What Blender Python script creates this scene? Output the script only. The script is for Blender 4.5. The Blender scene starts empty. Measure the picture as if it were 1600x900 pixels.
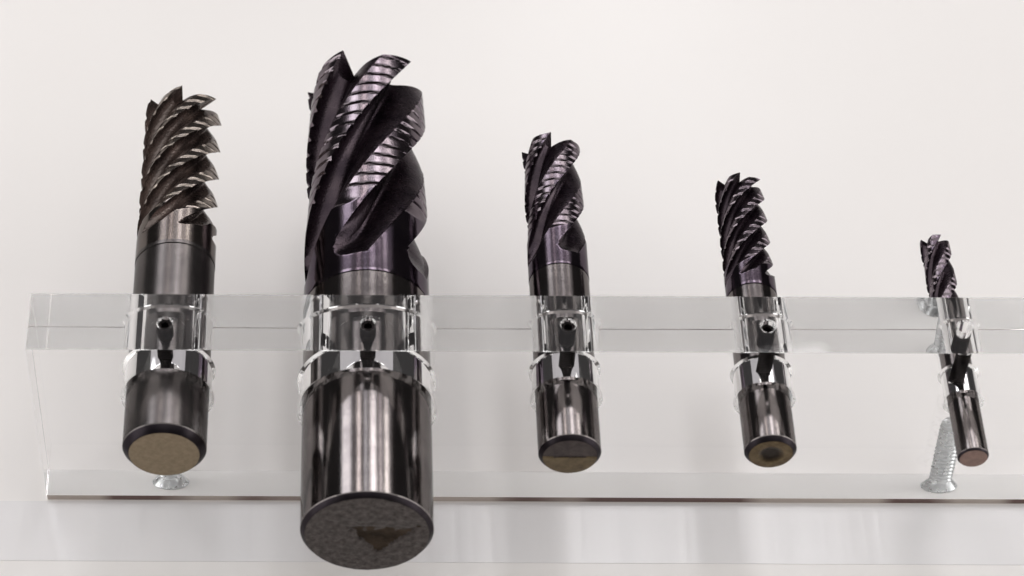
import bpy, bmesh, math, random
from mathutils import Vector, Matrix, noise

S = 0.001                                  # all lengths below are written in millimetres
PI = math.pi
scene = bpy.context.scene
col = scene.collection

# ------------------------------------------------------------------ camera
TH, RO = math.radians(40), math.radians(0.25)
r0 = Vector((1, 0, 0)); u0 = Vector((0, -math.sin(TH), math.cos(TH))); f0 = Vector((0, math.cos(TH), math.sin(TH)))
rt = r0*math.cos(RO) + u0*math.sin(RO); up = -r0*math.sin(RO) + u0*math.cos(RO)
cam_data = bpy.data.cameras.new('camera')
cam = bpy.data.objects.new('camera', cam_data); col.objects.link(cam)
M = Matrix.Identity(4)
for i in range(3):
    M[i][0] = rt[i]; M[i][1] = up[i]; M[i][2] = -f0[i]
M[0][3], M[1][3], M[2][3] = -0.00405717, -0.39107976, -0.31287944
cam.matrix_world = M
cam_data.sensor_width = 36; cam_data.lens = 94.2; cam_data.shift_x = 0.1625
cam_data.clip_start = 0.01; cam_data.clip_end = 60
cam_data.dof.use_dof = True; cam_data.dof.focus_distance = 0.535; cam_data.dof.aperture_fstop = 22
scene.camera = cam

# ------------------------------------------------------------------ light
world = bpy.data.worlds.new('World'); scene.world = world; world.use_nodes = True
bg = world.node_tree.nodes['Background']
bg.inputs['Color'].default_value = (1.0, 0.95, 0.95, 1); bg.inputs['Strength'].default_value = 0.04
scene.view_settings.view_transform = 'Standard'; scene.view_settings.look = 'None'
scene.view_settings.exposure = 0.0; scene.view_settings.gamma = 1.0

def lamp(name, az, el, w_deg, h_deg, radiance, colr=(1, 1, 1), dist=2.4):
    """rectangular area lamp facing the rail: hall ceiling lamps and added fill"""
    a, e = math.radians(az), math.radians(el)
    d = Vector((math.sin(a)*math.cos(e), -math.cos(a)*math.cos(e), math.sin(e)))
    w = 2*dist*math.tan(math.radians(w_deg)/2)*max(math.cos(e), .3); h = 2*dist*math.tan(math.radians(h_deg)/2)
    L = bpy.data.lights.new(name, 'AREA'); L.shape = 'RECTANGLE'; L.size = w; L.size_y = h
    L.energy = radiance*PI*w*h; L.color = colr
    o = bpy.data.objects.new(name, L); col.objects.link(o)
    o.location = Vector((0.02, 0, 0.03)) + d*dist
    o.rotation_euler = d.to_track_quat('Z', 'Y').to_euler()
    return o
# two rows of ceiling lamps
for az, w_, L_, c_ in [(-37, 15, 3.4, (.97, .97, 1)), (-15, 4, 5.4, (1, .93, .9)), (-3, 2.5, 3.7, (.93, .95, 1)), (10, 9, 5.4, (1, .98, .99)), (23, 3, 3.2, (1, .93, .95)), (34, 6, 4.9, (1, .97, .94))]:
    lamp('hall_lamp', az, 31.2, w_, 12.4, L_, c_)
    lamp('hall_lamp', az, 48.8, w_*1.1, 15, L_*1.05, c_)
lamp('lit_ceiling', -1, 44, 88, 38, .40, (1, .95, .98), 2.7)
lamp('fill_light', 0, -8, 110, 64, .85, (1, .985, .965), 2.4)  # broad front light, widened and lowered to fill the wall's shadows
lamp('fill_light', -78, -4, 50, 54, 2.0, (1, .985, .965), 2.4)  # unseen side fill, this one and the next, added to soften wall shadows
lamp('fill_light', 78, -4, 50, 54, 2.0, (1, .985, .965), 2.4)

cy = scene.cycles
cy.max_bounces = 36; cy.transmission_bounces = 36; cy.glossy_bounces = 16; cy.diffuse_bounces = 14
cy.caustics_reflective = True; cy.caustics_refractive = True; cy.blur_glossy = 0.0
cy.use_denoising = True; cy.sample_clamp_indirect = 30

# ------------------------------------------------------------------ materials
def newmat(name):
    m = bpy.data.materials.new(name); m.use_nodes = True
    return m, m.node_tree, m.node_tree.nodes['Principled BSDF']

def N(nt, t, **kw):
    n = nt.nodes.new(t)
    for k, v in kw.items(): setattr(n, k, v)
    return n

def metal(name, base, base2, rough, rough_var=.08, streak=0.0, grain=0.0, grain_scale=2500, tint_scale=220, ring=0.0):
    """ground metal: 'streak' = fine axial grinding lines, 'grain' = matt pitting, 'ring' = turned rings"""
    m, nt, b = newmat(name)
    b.inputs['Metallic'].default_value = 1; b.inputs['Specular Tint'].default_value = (.6, .6, .6, 1)
    tc = N(nt, 'ShaderNodeTexCoord')
    sep = N(nt, 'ShaderNodeSeparateXYZ'); nt.links.new(tc.outputs['Object'], sep.inputs[0])
    at = N(nt, 'ShaderNodeMath', operation='ARCTAN2'); nt.links.new(sep.outputs['X'], at.inputs[0]); nt.links.new(sep.outputs['Y'], at.inputs[1])
    n1 = N(nt, 'ShaderNodeTexNoise'); n1.inputs['Scale'].default_value = tint_scale; n1.inputs['Detail'].default_value = 5
    nt.links.new(tc.outputs['Object'], n1.inputs['Vector'])
    ramp = N(nt, 'ShaderNodeValToRGB'); ramp.color_ramp.elements[0].position = .35; ramp.color_ramp.elements[1].position = .68
    ramp.color_ramp.elements[0].color = (*base, 1); ramp.color_ramp.elements[1].color = (*base2, 1)
    nt.links.new(n1.outputs['Fac'], ramp.inputs['Fac']); nt.links.new(ramp.outputs['Color'], b.inputs['Base Color'])
    mr = N(nt, 'ShaderNodeMapRange'); mr.inputs['To Min'].default_value = max(.03, rough-rough_var); mr.inputs['To Max'].default_value = rough+rough_var
    n3 = N(nt, 'ShaderNodeTexNoise'); n3.inputs['Scale'].default_value = 600; nt.links.new(tc.outputs['Object'], n3.inputs['Vector'])
    nt.links.new(n3.outputs['Fac'], mr.inputs['Value']); nt.links.new(mr.outputs['Result'], b.inputs['Roughness'])
    last = None
    if streak:
        cmb = N(nt, 'ShaderNodeCombineXYZ'); nt.links.new(at.outputs[0], cmb.inputs['X'])
        zz = N(nt, 'ShaderNodeMath', operation='MULTIPLY'); zz.inputs[1].default_value = 12; nt.links.new(sep.outputs['Z'], zz.inputs[0])
        nt.links.new(zz.outputs[0], cmb.inputs['Y'])
        n2 = N(nt, 'ShaderNodeTexNoise'); n2.inputs['Scale'].default_value = 55; n2.inputs['Detail'].default_value = 6; n2.inputs['Roughness'].default_value = .62
        nt.links.new(cmb.outputs[0], n2.inputs['Vector'])
        bp = N(nt, 'ShaderNodeBump'); bp.inputs['Strength'].default_value = streak; bp.inputs['Distance'].default_value = .00008
        nt.links.new(n2.outputs['Fac'], bp.inputs['Height']); last = bp
    if ring:
        cmb = N(nt, 'ShaderNodeCombineXYZ'); nt.links.new(sep.outputs['Z'], cmb.inputs['X'])
        n5 = N(nt, 'ShaderNodeTexNoise'); n5.inputs['Scale'].default_value = 5200; n5.inputs['Detail'].default_value = 4
        nt.links.new(cmb.outputs[0], n5.inputs['Vector'])
        bp = N(nt, 'ShaderNodeBump'); bp.inputs['Strength'].default_value = ring; bp.inputs['Distance'].default_value = .00006
        nt.links.new(n5.outputs['Fac'], bp.inputs['Height'])
        if last: nt.links.new(last.outputs[0], bp.inputs['Normal'])
        last = bp
    if grain:
        n4 = N(nt, 'ShaderNodeTexNoise'); n4.inputs['Scale'].default_value = grain_scale; n4.inputs['Detail'].default_value = 4
        nt.links.new(tc.outputs['Object'], n4.inputs['Vector'])
        bp = N(nt, 'ShaderNodeBump'); bp.inputs['Strength'].default_value = grain; bp.inputs['Distance'].default_value = .0001
        nt.links.new(n4.outputs['Fac'], bp.inputs['Height'])
        if last: nt.links.new(last.outputs[0], bp.inputs['Normal'])
        last = bp
    if last: nt.links.new(last.outputs[0], b.inputs['Normal'])
    return m

M_FLUTE = metal('violet_coating_ground_flute', (.052, .040, .050), (.095, .074, .085), .27, .06, grain=.55, grain_scale=2600)
M_LAND = metal('violet_coating_polished_land', (.17, .14, .162), (.26, .222, .243), .14, .03, streak=.22)
M_COLLAR = metal('violet_coating_collar', (.105, .084, .108), (.15, .123, .148), .10, .03, streak=.12)
M_STEEL = metal('ground_carbide_shank', (.19, .172, .17), (.25, .228, .222), .10, .03, streak=.12, ring=.05)
M_SATIN = metal('satin_grey_shank', (.125, .115, .113), (.16, .147, .143), .25, .04, streak=.12, ring=.25)
M_FLUTE_T = metal('bronze_violet_flute', (.135, .112, .106), (.25, .208, .192), .26, .06, grain=.9, grain_scale=1900)
M_LAND_T = metal('bronze_violet_land', (.30, .26, .235), (.40, .35, .31), .2, .06, streak=.4)
M_BLANK_T = metal('bronze_grey_blank', (.19, .165, .155), (.25, .22, .20), .14, .03, streak=.14)
M_SCREW = metal('zinc_screw', (.74, .76, .77), (.84, .86, .87), .28, .05, grain=.1)
M_SCAR = metal('rusty_scar', (.028, .022, .017), (.075, .056, .042), .5, .05, grain=.8, grain_scale=1500)
M_GRUB = metal('black_grub_screw', (.014, .012, .012), (.03, .026, .026), .6, .05)

def face_mat(name, a, b_, rough, scale, centre=None, centre_r=0.0, grain=.5):
    """turned or sawn end face of a shank; object space, x/y in the face plane"""
    m, nt, b = newmat(name); b.inputs['Metallic'].default_value = 1; b.inputs['Roughness'].default_value = rough
    tc = N(nt, 'ShaderNodeTexCoord'); n1 = N(nt, 'ShaderNodeTexNoise'); n1.inputs['Scale'].default_value = scale; n1.inputs['Detail'].default_value = 8
    n1.inputs['Roughness'].default_value = .65
    nt.links.new(tc.outputs['Object'], n1.inputs['Vector'])
    r = N(nt, 'ShaderNodeValToRGB'); r.color_ramp.elements[0].position = .36; r.color_ramp.elements[1].position = .66
    r.color_ramp.elements[0].color = (*a, 1); r.color_ramp.elements[1].color = (*b_, 1)
    nt.links.new(n1.outputs['Fac'], r.inputs['Fac']); out = r.outputs['Color']
    if centre:
        ln = N(nt, 'ShaderNodeVectorMath', operation='LENGTH')
        mul = N(nt, 'ShaderNodeVectorMath', operation='MULTIPLY'); mul.inputs[1].default_value = (1, 1, 0)
        nt.links.new(tc.outputs['Object'], mul.inputs[0]); nt.links.new(mul.outputs[0], ln.inputs[0])
        ad = N(nt, 'ShaderNodeMath', operation='MULTIPLY_ADD'); ad.inputs[1].default_value = centre_r*.5*S; nt.links.new(n1.outputs['Fac'], ad.inputs[0]); nt.links.new(ln.outputs['Value'], ad.inputs[2])
        mr = N(nt, 'ShaderNodeMapRange'); mr.inputs['From Min'].default_value = centre_r*.95*S; mr.inputs['From Max'].default_value = centre_r*1.45*S
        nt.links.new(ad.outputs[0], mr.inputs['Value'])
        mx = N(nt, 'ShaderNodeMix', data_type='RGBA'); mx.inputs[6].default_value = (*centre, 1)
        nt.links.new(mr.outputs['Result'], mx.inputs[0]); nt.links.new(out, mx.inputs[7]); out = mx.outputs[2]
    nt.links.new(out, b.inputs['Base Color'])
    n4 = N(nt, 'ShaderNodeTexNoise'); n4.inputs['Scale'].default_value = 1600; n4.inputs['Detail'].default_value = 6
    nt.links.new(tc.outputs['Object'], n4.inputs['Vector'])
    bp = N(nt, 'ShaderNodeBump'); bp.inputs['Strength'].default_value = grain; bp.inputs['Distance'].default_value = .0001
    nt.links.new(n4.outputs['Fac'], bp.inputs['Height']); nt.links.new(bp.outputs[0], b.inputs['Normal'])
    return m

def acrylic():
    m, nt, b = newmat('clear_acrylic')
    b.inputs['Base Color'].default_value = (1, 1, 1, 1)
    b.inputs['Roughness'].default_value = 0.0; b.inputs['IOR'].default_value = 1.49
    b.inputs['Transmission Weight'].default_value = 1
    return m
M_ACR = acrylic()

def wall_mat():
    m, nt, b = newmat('white_wall_panel')
    tc = N(nt, 'ShaderNodeTexCoord'); n1 = N(nt, 'ShaderNodeTexNoise'); n1.inputs['Scale'].default_value = 9; n1.inputs['Detail'].default_value = 4
    nt.links.new(tc.outputs['Object'], n1.inputs['Vector'])
    r = N(nt, 'ShaderNodeValToRGB'); r.color_ramp.elements[0].position = .3; r.color_ramp.elements[1].position = .7
    r.color_ramp.elements[0].color = (.83, .803, .785, 1); r.color_ramp.elements[1].color = (.85, .826, .808, 1)
    nt.links.new(n1.outputs['Fac'], r.inputs['Fac']); nt.links.new(r.outputs['Color'], b.inputs['Base Color'])
    b.inputs['Roughness'].default_value = .28; b.inputs['IOR'].default_value = 1.5
    n2 = N(nt, 'ShaderNodeTexNoise'); n2.inputs['Scale'].default_value = 35; n2.inputs['Detail'].default_value = 3
    nt.links.new(tc.outputs['Object'], n2.inputs['Vector'])
    bp = N(nt, 'ShaderNodeBump'); bp.inputs['Strength'].default_value = .1; bp.inputs['Distance'].default_value = .001
    nt.links.new(n2.outputs['Fac'], bp.inputs['Height']); nt.links.new(bp.outputs[0], b.inputs['Normal'])
    return m
M_WALL = wall_mat()


def tape_mat():
    m, nt, b = newmat('mounting_tape_foam')
    tc = N(nt, 'ShaderNodeTexCoord'); sep = N(nt, 'ShaderNodeSeparateXYZ'); nt.links.new(tc.outputs['Object'], sep.inputs[0])
    cmb = N(nt, 'ShaderNodeCombineXYZ'); nt.links.new(sep.outputs['X'], cmb.inputs['X'])
    n1 = N(nt, 'ShaderNodeTexNoise'); n1.inputs['Scale'].default_value = 26; n1.inputs['Detail'].default_value = 1.5
    nt.links.new(cmb.outputs[0], n1.inputs['Vector'])
    r = N(nt, 'ShaderNodeValToRGB'); r.color_ramp.elements[0].position = .47; r.color_ramp.elements[1].position = .52
    r.color_ramp.elements[0].color = (.60, .52, .47, 1); r.color_ramp.elements[1].color = (.20, .13, .115, 1)
    nt.links.new(n1.outputs['Fac'], r.inputs['Fac'])
    g = N(nt, 'ShaderNodeNewGeometry'); sn = N(nt, 'ShaderNodeSeparateXYZ'); nt.links.new(g.outputs['Normal'], sn.inputs[0])
    lt = N(nt, 'ShaderNodeMath', operation='LESS_THAN'); lt.inputs[1].default_value = -.5; nt.links.new(sn.outputs['Z'], lt.inputs[0])
    mx = N(nt, 'ShaderNodeMix', data_type='RGBA'); mx.inputs[6].default_value = (.95, .935, .92, 1)
    nt.links.new(lt.outputs[0], mx.inputs[0]); nt.links.new(r.outputs['Color'], mx.inputs[7])
    nt.links.new(mx.outputs[2], b.inputs['Base Color']); b.inputs['Roughness'].default_value = .8
    return m
M_TAPE = tape_mat()

def strip_mat():
    m, nt, b = newmat('added_strip_gloss')
    b.inputs['Base Color'].default_value = (.80, .785, .79, 1)
    b.inputs['IOR'].default_value = 1.55; b.inputs['Roughness'].default_value = .21
    tc = N(nt, 'ShaderNodeTexCoord'); mp = N(nt, 'ShaderNodeMapping'); mp.inputs['Scale'].default_value = (90, 1, 4)
    nt.links.new(tc.outputs['Object'], mp.inputs['Vector'])
    n = N(nt, 'ShaderNodeTexNoise'); n.inputs['Scale'].default_value = 1; n.inputs['Detail'].default_value = 3
    nt.links.new(mp.outputs[0], n.inputs['Vector'])
    bp = N(nt, 'ShaderNodeBump'); bp.inputs['Strength'].default_value = .32; bp.inputs['Distance'].default_value = .001
    nt.links.new(n.outputs['Fac'], bp.inputs['Height']); nt.links.new(bp.outputs[0], b.inputs['Normal'])
    return m
M_STRIP = strip_mat()

# ------------------------------------------------------------------ helpers
def mesh_obj(name, bm, mats, parent=None, loc=(0, 0, 0), smooth=35):
    me = bpy.data.meshes.new(name); bm.to_mesh(me); bm.free()
    for m in (mats if isinstance(mats, (list, tuple)) else [mats]): me.materials.append(m)
    if smooth is not None:
        me.polygons.foreach_set('use_smooth', [True]*len(me.polygons))
        me.set_sharp_from_angle(angle=math.radians(smooth))
    o = bpy.data.objects.new(name, me); col.objects.link(o)
    if parent: o.parent = parent
    o.location = Vector(loc)*S
    return o

def tag(o, label=None, cat=None, group=None, kind=None):
    for k, v in (('label', label), ('category', cat), ('group', group), ('kind', kind)):
        if v: o[k] = v
    return o

def empty(name, loc):
    o = bpy.data.objects.new(name, None); o.empty_display_size = .01; col.objects.link(o); o.location = Vector(loc)*S
    return o

def lathe(prof, seg=96, cap0=True, cap1=True, bm=None):
    """prof: (r, z) in mm; around z"""
    bm = bm or bmesh.new(); rings = []
    for r, z in prof:
        rings.append([bm.verts.new((r*math.sin(2*PI*i/seg)*S, -r*math.cos(2*PI*i/seg)*S, z*S)) for i in range(seg)])
    for a, b in zip(rings, rings[1:]):
        for i in range(seg):
            j = (i+1) % seg
            bm.faces.new((a[i], a[j], b[j], b[i]))
    if cap0: bm.faces.new(list(reversed(rings[0])))
    if cap1: bm.faces.new(rings[-1])
    bmesh.ops.recalc_face_normals(bm, faces=bm.faces)
    return bm

def thread_bm(r, depth, pitch, z0, z1, seg=36, taper=0.0):
    """helical screw thread between z0 and z1"""
    bm = bmesh.new(); rows = int((z1-z0)/(pitch/8)); rings = []
    for k in range(rows+1):
        z = z0+(z1-z0)*k/rows; ring = []
        e = min(1, (z-z0)/pitch, (z1-z)/pitch)
        tp = taper*max(0, (z-(z1-taper*2))/(taper*2))if taper else 0
        for i in range(seg):
            a = i/seg; t = (z/pitch+a) % 1.0
            h = abs(2*t-1); rr = r-depth*min(1, 1.25*h)*e-tp-(.25 if e < .01 else 0)
            ring.append(bm.verts.new((rr*math.sin(2*PI*a)*S, -rr*math.cos(2*PI*a)*S, z*S)))
        rings.append(ring)
    for a, b in zip(rings, rings[1:]):
        for i in range(seg):
            j = (i+1) % seg; bm.faces.new((a[i], a[j], b[j], b[i]))
    return bm, rings

# ------------------------------------------------------------------ wall
ZC, Y_WALL = 6.8, 48.4
bm = bmesh.new(); bmesh.ops.create_cube(bm, size=1)
for v in bm.verts: v.co = Vector((v.co.x*6.0, v.co.y*.02, v.co.z*5.0))
w = mesh_obj('wall', bm, M_WALL, smooth=None); w.location = (0, (Y_WALL)*S+.01, 0); tag(w, kind='structure')

# ------------------------------------------------------------------ acrylic holder
XL, XR, ZT, D1, D2 = -63.8, 168.0, 13.6, 37.1, 46.85
TOOLS = [dict(x=-38, y=14.5, R=8), dict(x=0.1, y=18.5, R=12.5), dict(x=38.2, y=14.5, R=6), dict(x=76.05, y=14.8, R=5), dict(x=114.1, y=15, R=3), dict(x=152.1, y=15, R=2.5)]
CLEAR = .45
HX = [-38.1, .2, 37.95, 75.6, 112.7, 151.5]; HR = 1.36; HZ = 6.5
SCREWS = [-39.0, 115.3]

def box_bm(x0, x1, y0, y1, z0, z1, bev=.09):
    bm = bmesh.new(); bmesh.ops.create_cube(bm, size=1)
    for v in bm.verts:
        v.co = Vector(((x0+x1)/2+v.co.x*(x1-x0), (y0+y1)/2+v.co.y*(y1-y0), (z0+z1)/2+v.co.z*(z1-z0)))
    bmesh.ops.bevel(bm, geom=bm.edges[:], offset=bev, segments=2, affect='EDGES', profile=.5)
    return bm

def raw(bm, scale=1.0):
    for v in bm.verts: v.co *= scale
    me = bpy.data.meshes.new('tmp'); bm.to_mesh(me); bm.free(); o = bpy.data.objects.new('tmp', me); col.objects.link(o); return o

def cut(base_bm, cutters, name, mats, parent):
    base = raw(base_bm)
    tmp = [raw(c) for c in cutters]
    for c in tmp:
        md = base.modifiers.new('b', 'BOOLEAN'); md.operation = 'DIFFERENCE'; md.solver = 'EXACT'; md.object = c
    dg = bpy.context.evaluated_depsgraph_get(); me = bpy.data.meshes.new_from_object(base.evaluated_get(dg))
    for o in tmp+[base]: bpy.data.objects.remove(o, do_unlink=True)
    bm = bmesh.new(); bm.from_mesh(me); bpy.data.meshes.remove(me)
    bmesh.ops.remove_doubles(bm, verts=bm.verts, dist=.002)
    for v in bm.verts: v.co *= S
    o = mesh_obj(name, bm, mats, parent, smooth=25)
    # the outer planes and polished edges stay flat, only the bores are round
    me = o.data; xs = [v.co.x for v in me.vertices]; ys = [v.co.y for v in me.vertices]; zs = [v.co.z for v in me.vertices]
    lim = ((min(xs), max(xs)), (min(ys), max(ys)), (min(zs), max(zs))); e = .12*S
    for p in me.polygons:
        for ax in range(3):
            cs = [me.vertices[i].co[ax] for i in p.vertices]
            if max(cs) < lim[ax][0]+e or min(cs) > lim[ax][1]-e: p.use_smooth = False
    return o

def cyl_mm(prof, seg, axis, loc):
    bm = lathe(prof, seg)
    for v in bm.verts:
        v.co /= S
        if axis == 'y': v.co = Vector((v.co.x, v.co.z, -v.co.y))
        v.co += Vector(loc)
    return bm

holder = empty('acrylic_holder', ((XL+50), D2, 0))
tag(holder, 'long clear acrylic rail on the white wall, holding all the metal cutters', 'tool holder')
hb = Vector(holder.location)
cutters = []
for t in TOOLS:
    r = t['R']+CLEAR; c = .5
    cutters.append(cyl_mm([(r+c+.5, -.5), (r, c), (r, ZT-c), (r+c+.5, ZT+.5)], 128, 'z', (t['x'], t['y'], 0)))
for hx, t in zip(HX, TOOLS):
    cutters.append(cyl_mm([(HR+.7, -.5), (HR, .25), (HR, t['y']-t['R']*.5)], 40, 'y', (hx, 0, HZ)))
SR, SL, SH = 2.4, 22.0, 3.7
o1 = cut(box_bm(XL, XR, 0, D2, 0, ZT), cutters, 'rail_block', M_ACR, holder); o1.location = -hb
# double-sided mounting tape between the rail and the wall, pressed flat against the acrylic
bm = box_bm(XL+.12, XR-1, D2-.03, Y_WALL-.01, .15, ZT-.15, .02)
for v in bm.verts: v.co *= S
tp = mesh_obj('mounting_tape', bm, M_TAPE, holder, smooth=None); tp.location = -hb
tp['label'] = 'white mounting tape behind the rail with patchy brownish lower edge'

# made-up glossy strip, added to carry blurred reflections below the rail
bm = box_bm(XL-45, XR+20, Y_WALL-.10, Y_WALL+.02, -14.7, -.3, .02)
for v in bm.verts: v.co *= S
st = mesh_obj('added_gloss_strip', bm, M_STRIP, smooth=None)
tag(st, 'thin glossy white strip added under the acrylic rail to carry blurred reflections', 'added reflector')

# ------------------------------------------------------------------ countersunk screws (heads at the back, tips forward)
for n, sx in enumerate(SCREWS):
    bm, rings = thread_bm(SR, .42, 1.2, 0, SL-2.3, 36, taper=.6)
    f = bm.faces.new(rings[-1])
    s = tag(empty('countersunk_screw', (sx, D2-.15, ZC)),
            ['silver countersunk screw hidden behind the thick grey cutter at the left end of the rail',
             'long silver countersunk screw seen inside the clear rail beside the thinnest cutter'][n], 'screw', 'countersunk screws in the back of the acrylic rail')
    s.rotation_euler.z = -.04*n
    for v in bm.verts: v.co = Vector((v.co.x, -v.co.z-2.3*S, v.co.y))
    bmesh.ops.recalc_face_normals(bm, faces=bm.faces)
    mesh_obj('thread', bm, M_SCREW, s)
    bm = lathe([(1.1, 1.4), (1.3, .0), (SH-.15, 0), (SH, .25), (SR-.1, 2.5), (SR-.3, 2.6)], 48)
    for v in bm.verts: v.co = Vector((v.co.x, -v.co.z, v.co.y))
    bmesh.ops.recalc_face_normals(bm, faces=bm.faces)
    mesh_obj('head', bm, M_SCREW, s)

# ------------------------------------------------------------------ grub screws
GL = ['under the thick grey cutter at the left end', 'in front of the biggest cutter', 'in front of the middle cutter', 'in front of the second thinnest cutter', 'in front of the thinnest cutter']
G0 = [.7, .7, .8, 1.4, 3.8]
for n, (hx, t, y0) in enumerate(zip(HX, TOOLS, G0)):
    y1 = t['y']-math.sqrt(t['R']**2-(hx-t['x'])**2)-.05
    L = y1-y0
    bm, rings = thread_bm(1.53, .15, .55, 0, L, 30)
    bm.faces.new(rings[-1])
    # hexagonal socket in the front end
    a = rings[0]; seg = len(a)
    hexr = []
    for i in range(seg):
        th = 2*PI*i/seg; k = (th % (PI/3))-PI/6; rr = .85*math.cos(PI/6)/math.cos(k)
        hexr.append((rr*math.sin(th)*S, -rr*math.cos(th)*S))
    b = [bm.verts.new((x, y, .0)) for x, y in hexr]; c = [bm.verts.new((x, y, 1.3*S)) for x, y in hexr]
    for i in range(seg):
        j = (i+1) % seg; bm.faces.new((a[i], b[i], b[j], a[j])); bm.faces.new((b[i], c[i], c[j], b[j]))
    bm.faces.new(c)
    for v in bm.verts: v.co = Vector((v.co.x, v.co.z, -v.co.y))
    bmesh.ops.recalc_face_normals(bm, faces=bm.faces)
    g = mesh_obj('grub_screw', bm, M_GRUB, None, (hx, y0, HZ), smooth=30)
    tag(g, 'dark grub screw '+GL[n], 'grub screw', 'grub screws clamping the cutters')

# ------------------------------------------------------------------ end mills
def lerp(a, b, t): return a+(b-a)*t
def sstep(x): x = max(0, min(1, x)); return x*x*(3-2*x)

def cutting_head(c, parent, mats):
    """helical flutes cut in a blank: cross-section polyline swept along the helix"""
    n, R, lead, zt, zb = c['n'], c['R'], c['lead'], c['zt'], c['zb']
    P = 360/n; Lw = c['land']; core = c['core']
    sec = []                                   # (angle rel. to cutting edge, r/R, land weight 0..1, top offset mm, material)
    NL = 9
    for k in range(NL+1):
        t = k/NL; a = -Lw+Lw*t
        sec.append((a, 1-c.get('relief', .045)*(1-t)**1.1, 1.0, c['axrel']*(1-t)**1.2, 1))
    g = c['gash']
    for a, r, w_, off in ((-.4, .975, .9, .12), (-1.4, .93, .5, .3), (-2.6, .875, .1, .5), (-3.0, .82, 0, .7), (-2.4, .765, 0, .85), (-.8, .715, 0, .93), (2.0, .672, 0, .98)):
        sec.append((a*P/72*1.2, core+(r-.62)/(1-.62)*(1-core) if r < 1 else r, w_, off*g, 0))
    NF = 26; hl = 1-c.get('relief', .045)-.01; a0 = 4.5*P/72; a1 = P-Lw
    for k in range(NF):
        t = k/NF; a = a0+(a1-a0)*t
        e = sstep((t-.10)/.95)
        r = core+(hl-core)*(e*.78+.22*max(0, t-.1)/.9)
        # the clearance facet next to the heel
        off = g*(1-t)**.8*(1.0) + c['axrel']*t
        sec.append((a, r, 0, off, 0))
    m = len(sec); H = zt-zb; dz = c['pitch']/(14 if c['pitch'] > 1.6 else 12); rows = int(H/dz)
    bm = bmesh.new(); rings = []
    zK = zt-c['gash']*1.8
    for k in range(rows+1):
        z = zb+H*k/rows; ring = []
        # the grinding wheel runs out of the blank towards the shank
        for q in range(n):
            zr = c['runout'][q % len(c['runout'])]
            for (a, rr, lw, off, mt) in sec:
                if z > zK: zz = zK+(zt-off-zK)*(z-zK)/(zt-zK)
                else: zz = z
                # position along the flute seen at right angles to it
                lift = 0
                ze = zr-c.get('skew', .5)*R*max(0, min(1, a/(P-Lw)))
                if zz < ze: lift = (ze-zz)**2/(2*c['wheel'])
                t = ((zz+q*c['pitch']/n*c['stag']+ a*c['pitch']/360*c['incl'])/c['pitch']) % 1
                if t < .66: s = .08*(1-t/.66)
                elif t < .74: s = lerp(0, 1, (t-.66)/.08)
                elif t < .84: s = 1
                else: s = lerp(1, .08, (t-.84)/.16)
                s *= sstep((zz-c['zser'])/.6)
                r = rr*R
                if lw > 0:
                    rel = sstep((zz-c['zser']+c['pitch']*1.6)/1.2)
                    r = lerp(R, r, rel) if lw == 1 else r
                    r -= c['depth']*s*lw
                r = min(R-.004, r+lift)
                az = math.radians(c['az']+q*P+a-(zt-zz)*360/lead)
                ring.append(bm.verts.new((r*math.sin(az)*S, -r*math.cos(az)*S, (zz)*S)))
        rings.append(ring)
    M_ = n*m
    for a, b in zip(rings, rings[1:]):
        for i in range(M_):
            j = (i+1) % M_
            f = bm.faces.new((a[i], a[j], b[j], b[i])); f.material_index = 1 if (sec[i % m][4] and sec[j % m][4]) else 0
            # where the flute has run out the blank's own surface shows
    ctr = bm.verts.new((0, 0, (zt-c['gash']*1.1)*S)); top = rings[-1]
    for i in range(M_): bm.faces.new((top[i], top[(i+1) % M_], ctr))
    bm.normal_update()
    RR = (R-.06)*S
    for f in bm.faces:
        if all(v.co.x**2+v.co.y**2 > RR*RR for v in f.verts): f.material_index = 2
    bot = rings[0]; bm.faces.new(list(reversed(bot)))
    return mesh_obj('cutting_head', bm, mats, parent, smooth=28)

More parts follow.
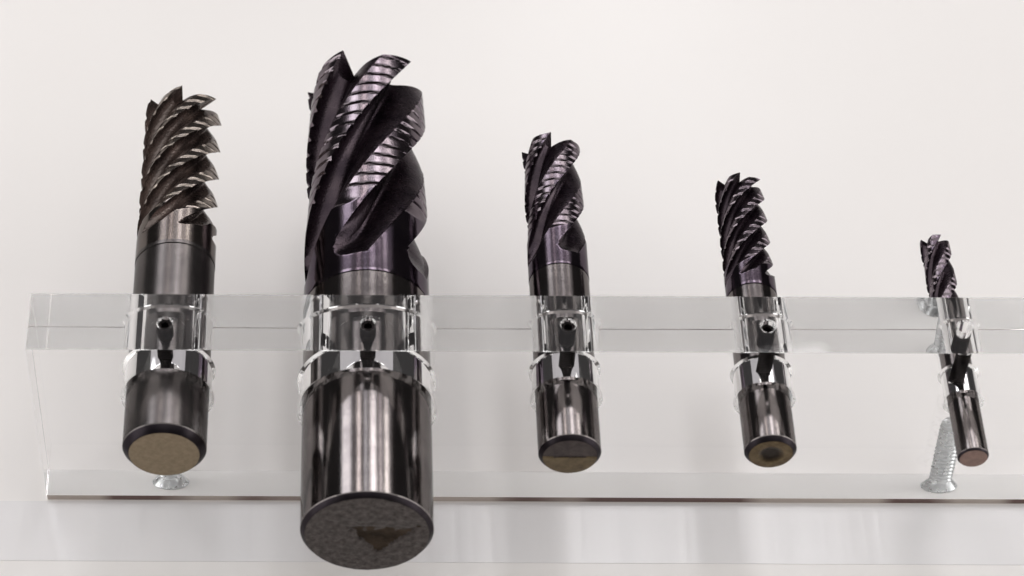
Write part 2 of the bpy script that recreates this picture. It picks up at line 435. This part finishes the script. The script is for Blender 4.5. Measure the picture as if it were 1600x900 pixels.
SCAR = None
def end_mill(t, c, label, zbot, zarc, mats, facem, cham, neckR=None, twist=0, facetype=None, coated=None):
    root = empty('end_mill', (t['x'], t['y'], zbot))
    tag(root, label, 'milling cutter', 'end mills standing in the acrylic rail')
    R = t['R']; base = zbot
    def sh(bm):
        for v in bm.verts: v.co.z -= base*S
        return bm
    cc = dict(c); 
    h = cutting_head(cc, root, mats[:2]+[mats[4] if len(mats) > 4 else mats[2]]); h.location.z = -base*S
    zb = c['zb']
    # coated collar between flutes and bare shank, then the shank
    b = sh(lathe([(R-.02, zarc), (R, zarc+.12), (R, zb-.0)], 144, True, False)); mesh_obj('collar', b, mats[2], root)
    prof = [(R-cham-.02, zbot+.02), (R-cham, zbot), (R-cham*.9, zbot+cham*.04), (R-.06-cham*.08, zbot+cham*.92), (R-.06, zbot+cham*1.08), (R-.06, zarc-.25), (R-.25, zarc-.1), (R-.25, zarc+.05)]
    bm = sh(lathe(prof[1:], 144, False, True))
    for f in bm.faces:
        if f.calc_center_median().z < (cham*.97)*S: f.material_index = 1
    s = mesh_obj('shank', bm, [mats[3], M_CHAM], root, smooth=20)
    # end face, slightly dished
    rf = R-cham+.01
    bm = bmesh.new(); rings = []; seg = 96; rnd = random.Random(int(R*10))
    NR = 48 if facetype == 'mark' else 20
    for k in range(0, NR):
        r = rf*(1-k/NR); ring = []
        for i in range(seg):
            a = 2*PI*i/seg; x, y = r*math.sin(a), -r*math.cos(a)
            z = -.03-.05*(1-(r/rf)**6)
            if facetype == 'mark':            # triangular scar left by the parting tool
                X_, Y_ = x, y; x, y = x*.62, y*.62
                wob = .4*noise.noise(Vector((x*.9, y*.9, 1)))
                d = max(-(y+1.5)+wob, .62*(x-.6)+.62*(y+1.3)-3.3+wob, -.78*(x-.6)+.55*(y+1.3)-2.1+wob)
                z += .55*sstep((.35-d)/.5)*(.55+.45*sstep((y+1.6)/3))+.10*sstep((1.4-d)/.5); x, y = X_, Y_
                z += .10*noise.noise(Vector((x*.8, y*.8, 3)))
            if facetype == 'dish': z += .5*sstep((.62*rf-r)/(.35*rf))
            if facetype == 'step': z += .18*sstep((-y+.2)/.25)
            z += .03*noise.noise(Vector((x*.5, y*.5, 9)))
            ring.append(bm.verts.new((x*S, y*S, z*S)))
        rings.append(ring)
    for a, b in zip(rings, rings[1:]):
        for i in range(seg): bm.faces.new((a[i], b[i], b[(i+1) % seg], a[(i+1) % seg]))
    bm.faces.new(rings[-1])
    if facetype == 'mark':
        for f in bm.faces:
            if f.calc_center_median().z > .36*S: f.material_index = 1
    if facetype == 'step':
        for f in bm.faces:
            if f.calc_center_median().y < .1*S: f.material_index = 1  # darker half is a reflection put into the face colour
    bmesh.ops.recalc_face_normals(bm, faces=bm.faces)
    # the face looks down
    bm.normal_update()
    if bm.faces[0].normal.z > 0: bmesh.ops.reverse_faces(bm, faces=bm.faces)
    e = mesh_obj('end_face', bm, facem, s, smooth=40)
    return root

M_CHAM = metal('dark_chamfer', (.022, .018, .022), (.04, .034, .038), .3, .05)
V = [M_FLUTE, M_LAND, M_COLLAR, M_STEEL]
# thick grey cutter, six steep flutes
end_mill(TOOLS[0], dict(n=6, R=8, lead=45.5, zt=75.2, zb=33.2, az=0, land=27, core=.62, pitch=2.5, depth=.30, zser=39.5, runout=[45.3], wheel=9, relief=.13, skew=.3, gash=2.4, axrel=.5, stag=1, incl=1),
         'thick satin grey cutter with six steep flutes, leftmost in the rail, tan end face', -13.5, 32.4,
         [M_FLUTE_T, M_LAND_T, M_SATIN, M_SATIN, M_BLANK_T], face_mat('tan_turned_face', (.24, .19, .13), (.31, .25, .175), .55, 700), 1.35)
end_mill(TOOLS[1], dict(n=5, R=12.5, lead=124, zt=86.2, zb=26.0, az=-23, land=29, core=.60, pitch=2.75, depth=.62, zser=46.5, runout=[45.3], wheel=14, skew=.9, gash=4.2, axrel=1.0, stag=1, incl=1),
         'biggest cutter, dark violet toothed head, mirror-bright shank and scarred dark end', -28.8, 25.1,
         V, [face_mat('dark_sawn_face', (.05, .043, .041), (.125, .11, .105), .48, 900, None, 0, 1.0), M_SCAR], .95, facetype='mark')
end_mill(TOOLS[2], dict(n=4, R=6, lead=60, zt=64.6, zb=29.9, az=-3, land=38, core=.60, pitch=1.8, depth=.36, zser=38.8, runout=[40.2], wheel=7, skew=.9, gash=2.4, axrel=.4, stag=1, incl=1),
         'middle-sized cutter with violet coarse teeth and a brown end with a dark reflection painted on one half, third from the left', -13.7, 29.2,
         V, [face_mat('brown_face', (.10, .077, .05), (.18, .138, .085), .45, 500), face_mat('painted_reflection_half', (.05, .042, .042), (.085, .07, .066), .4, 500)], .9, facetype='step')
end_mill(TOOLS[3], dict(n=6, R=5, lead=35, zt=54.8, zb=26.2, az=-2, land=27, core=.62, pitch=1.9, depth=.24, zser=32, runout=[33.3], wheel=6, relief=.12, skew=.3, gash=1.6, axrel=.3, stag=1, incl=1),
         'slim dark cutter with six steep twisted flutes and a dished end, second from the right', -12.7, 25.4,
         V, face_mat('dark_dished_face', (.085, .06, .035), (.16, .12, .07), .4, 500, (.03, .024, .02), 2.2), .9, facetype='dish')
end_mill(TOOLS[4], dict(n=4, R=3, lead=31, zt=40.3, zb=19.5, az=20, land=36, core=.60, pitch=1.5, depth=.24, zser=22, runout=[24], wheel=6, gash=1.1, axrel=.2, stag=1, incl=1),
         'thinnest cutter, short dark head and small pinkish end, at the right beside the clear screw', -13.3, 19.0,
         V, face_mat('pink_brown_face', (.22, .15, .13), (.30, .21, .18), .5, 600), .42)
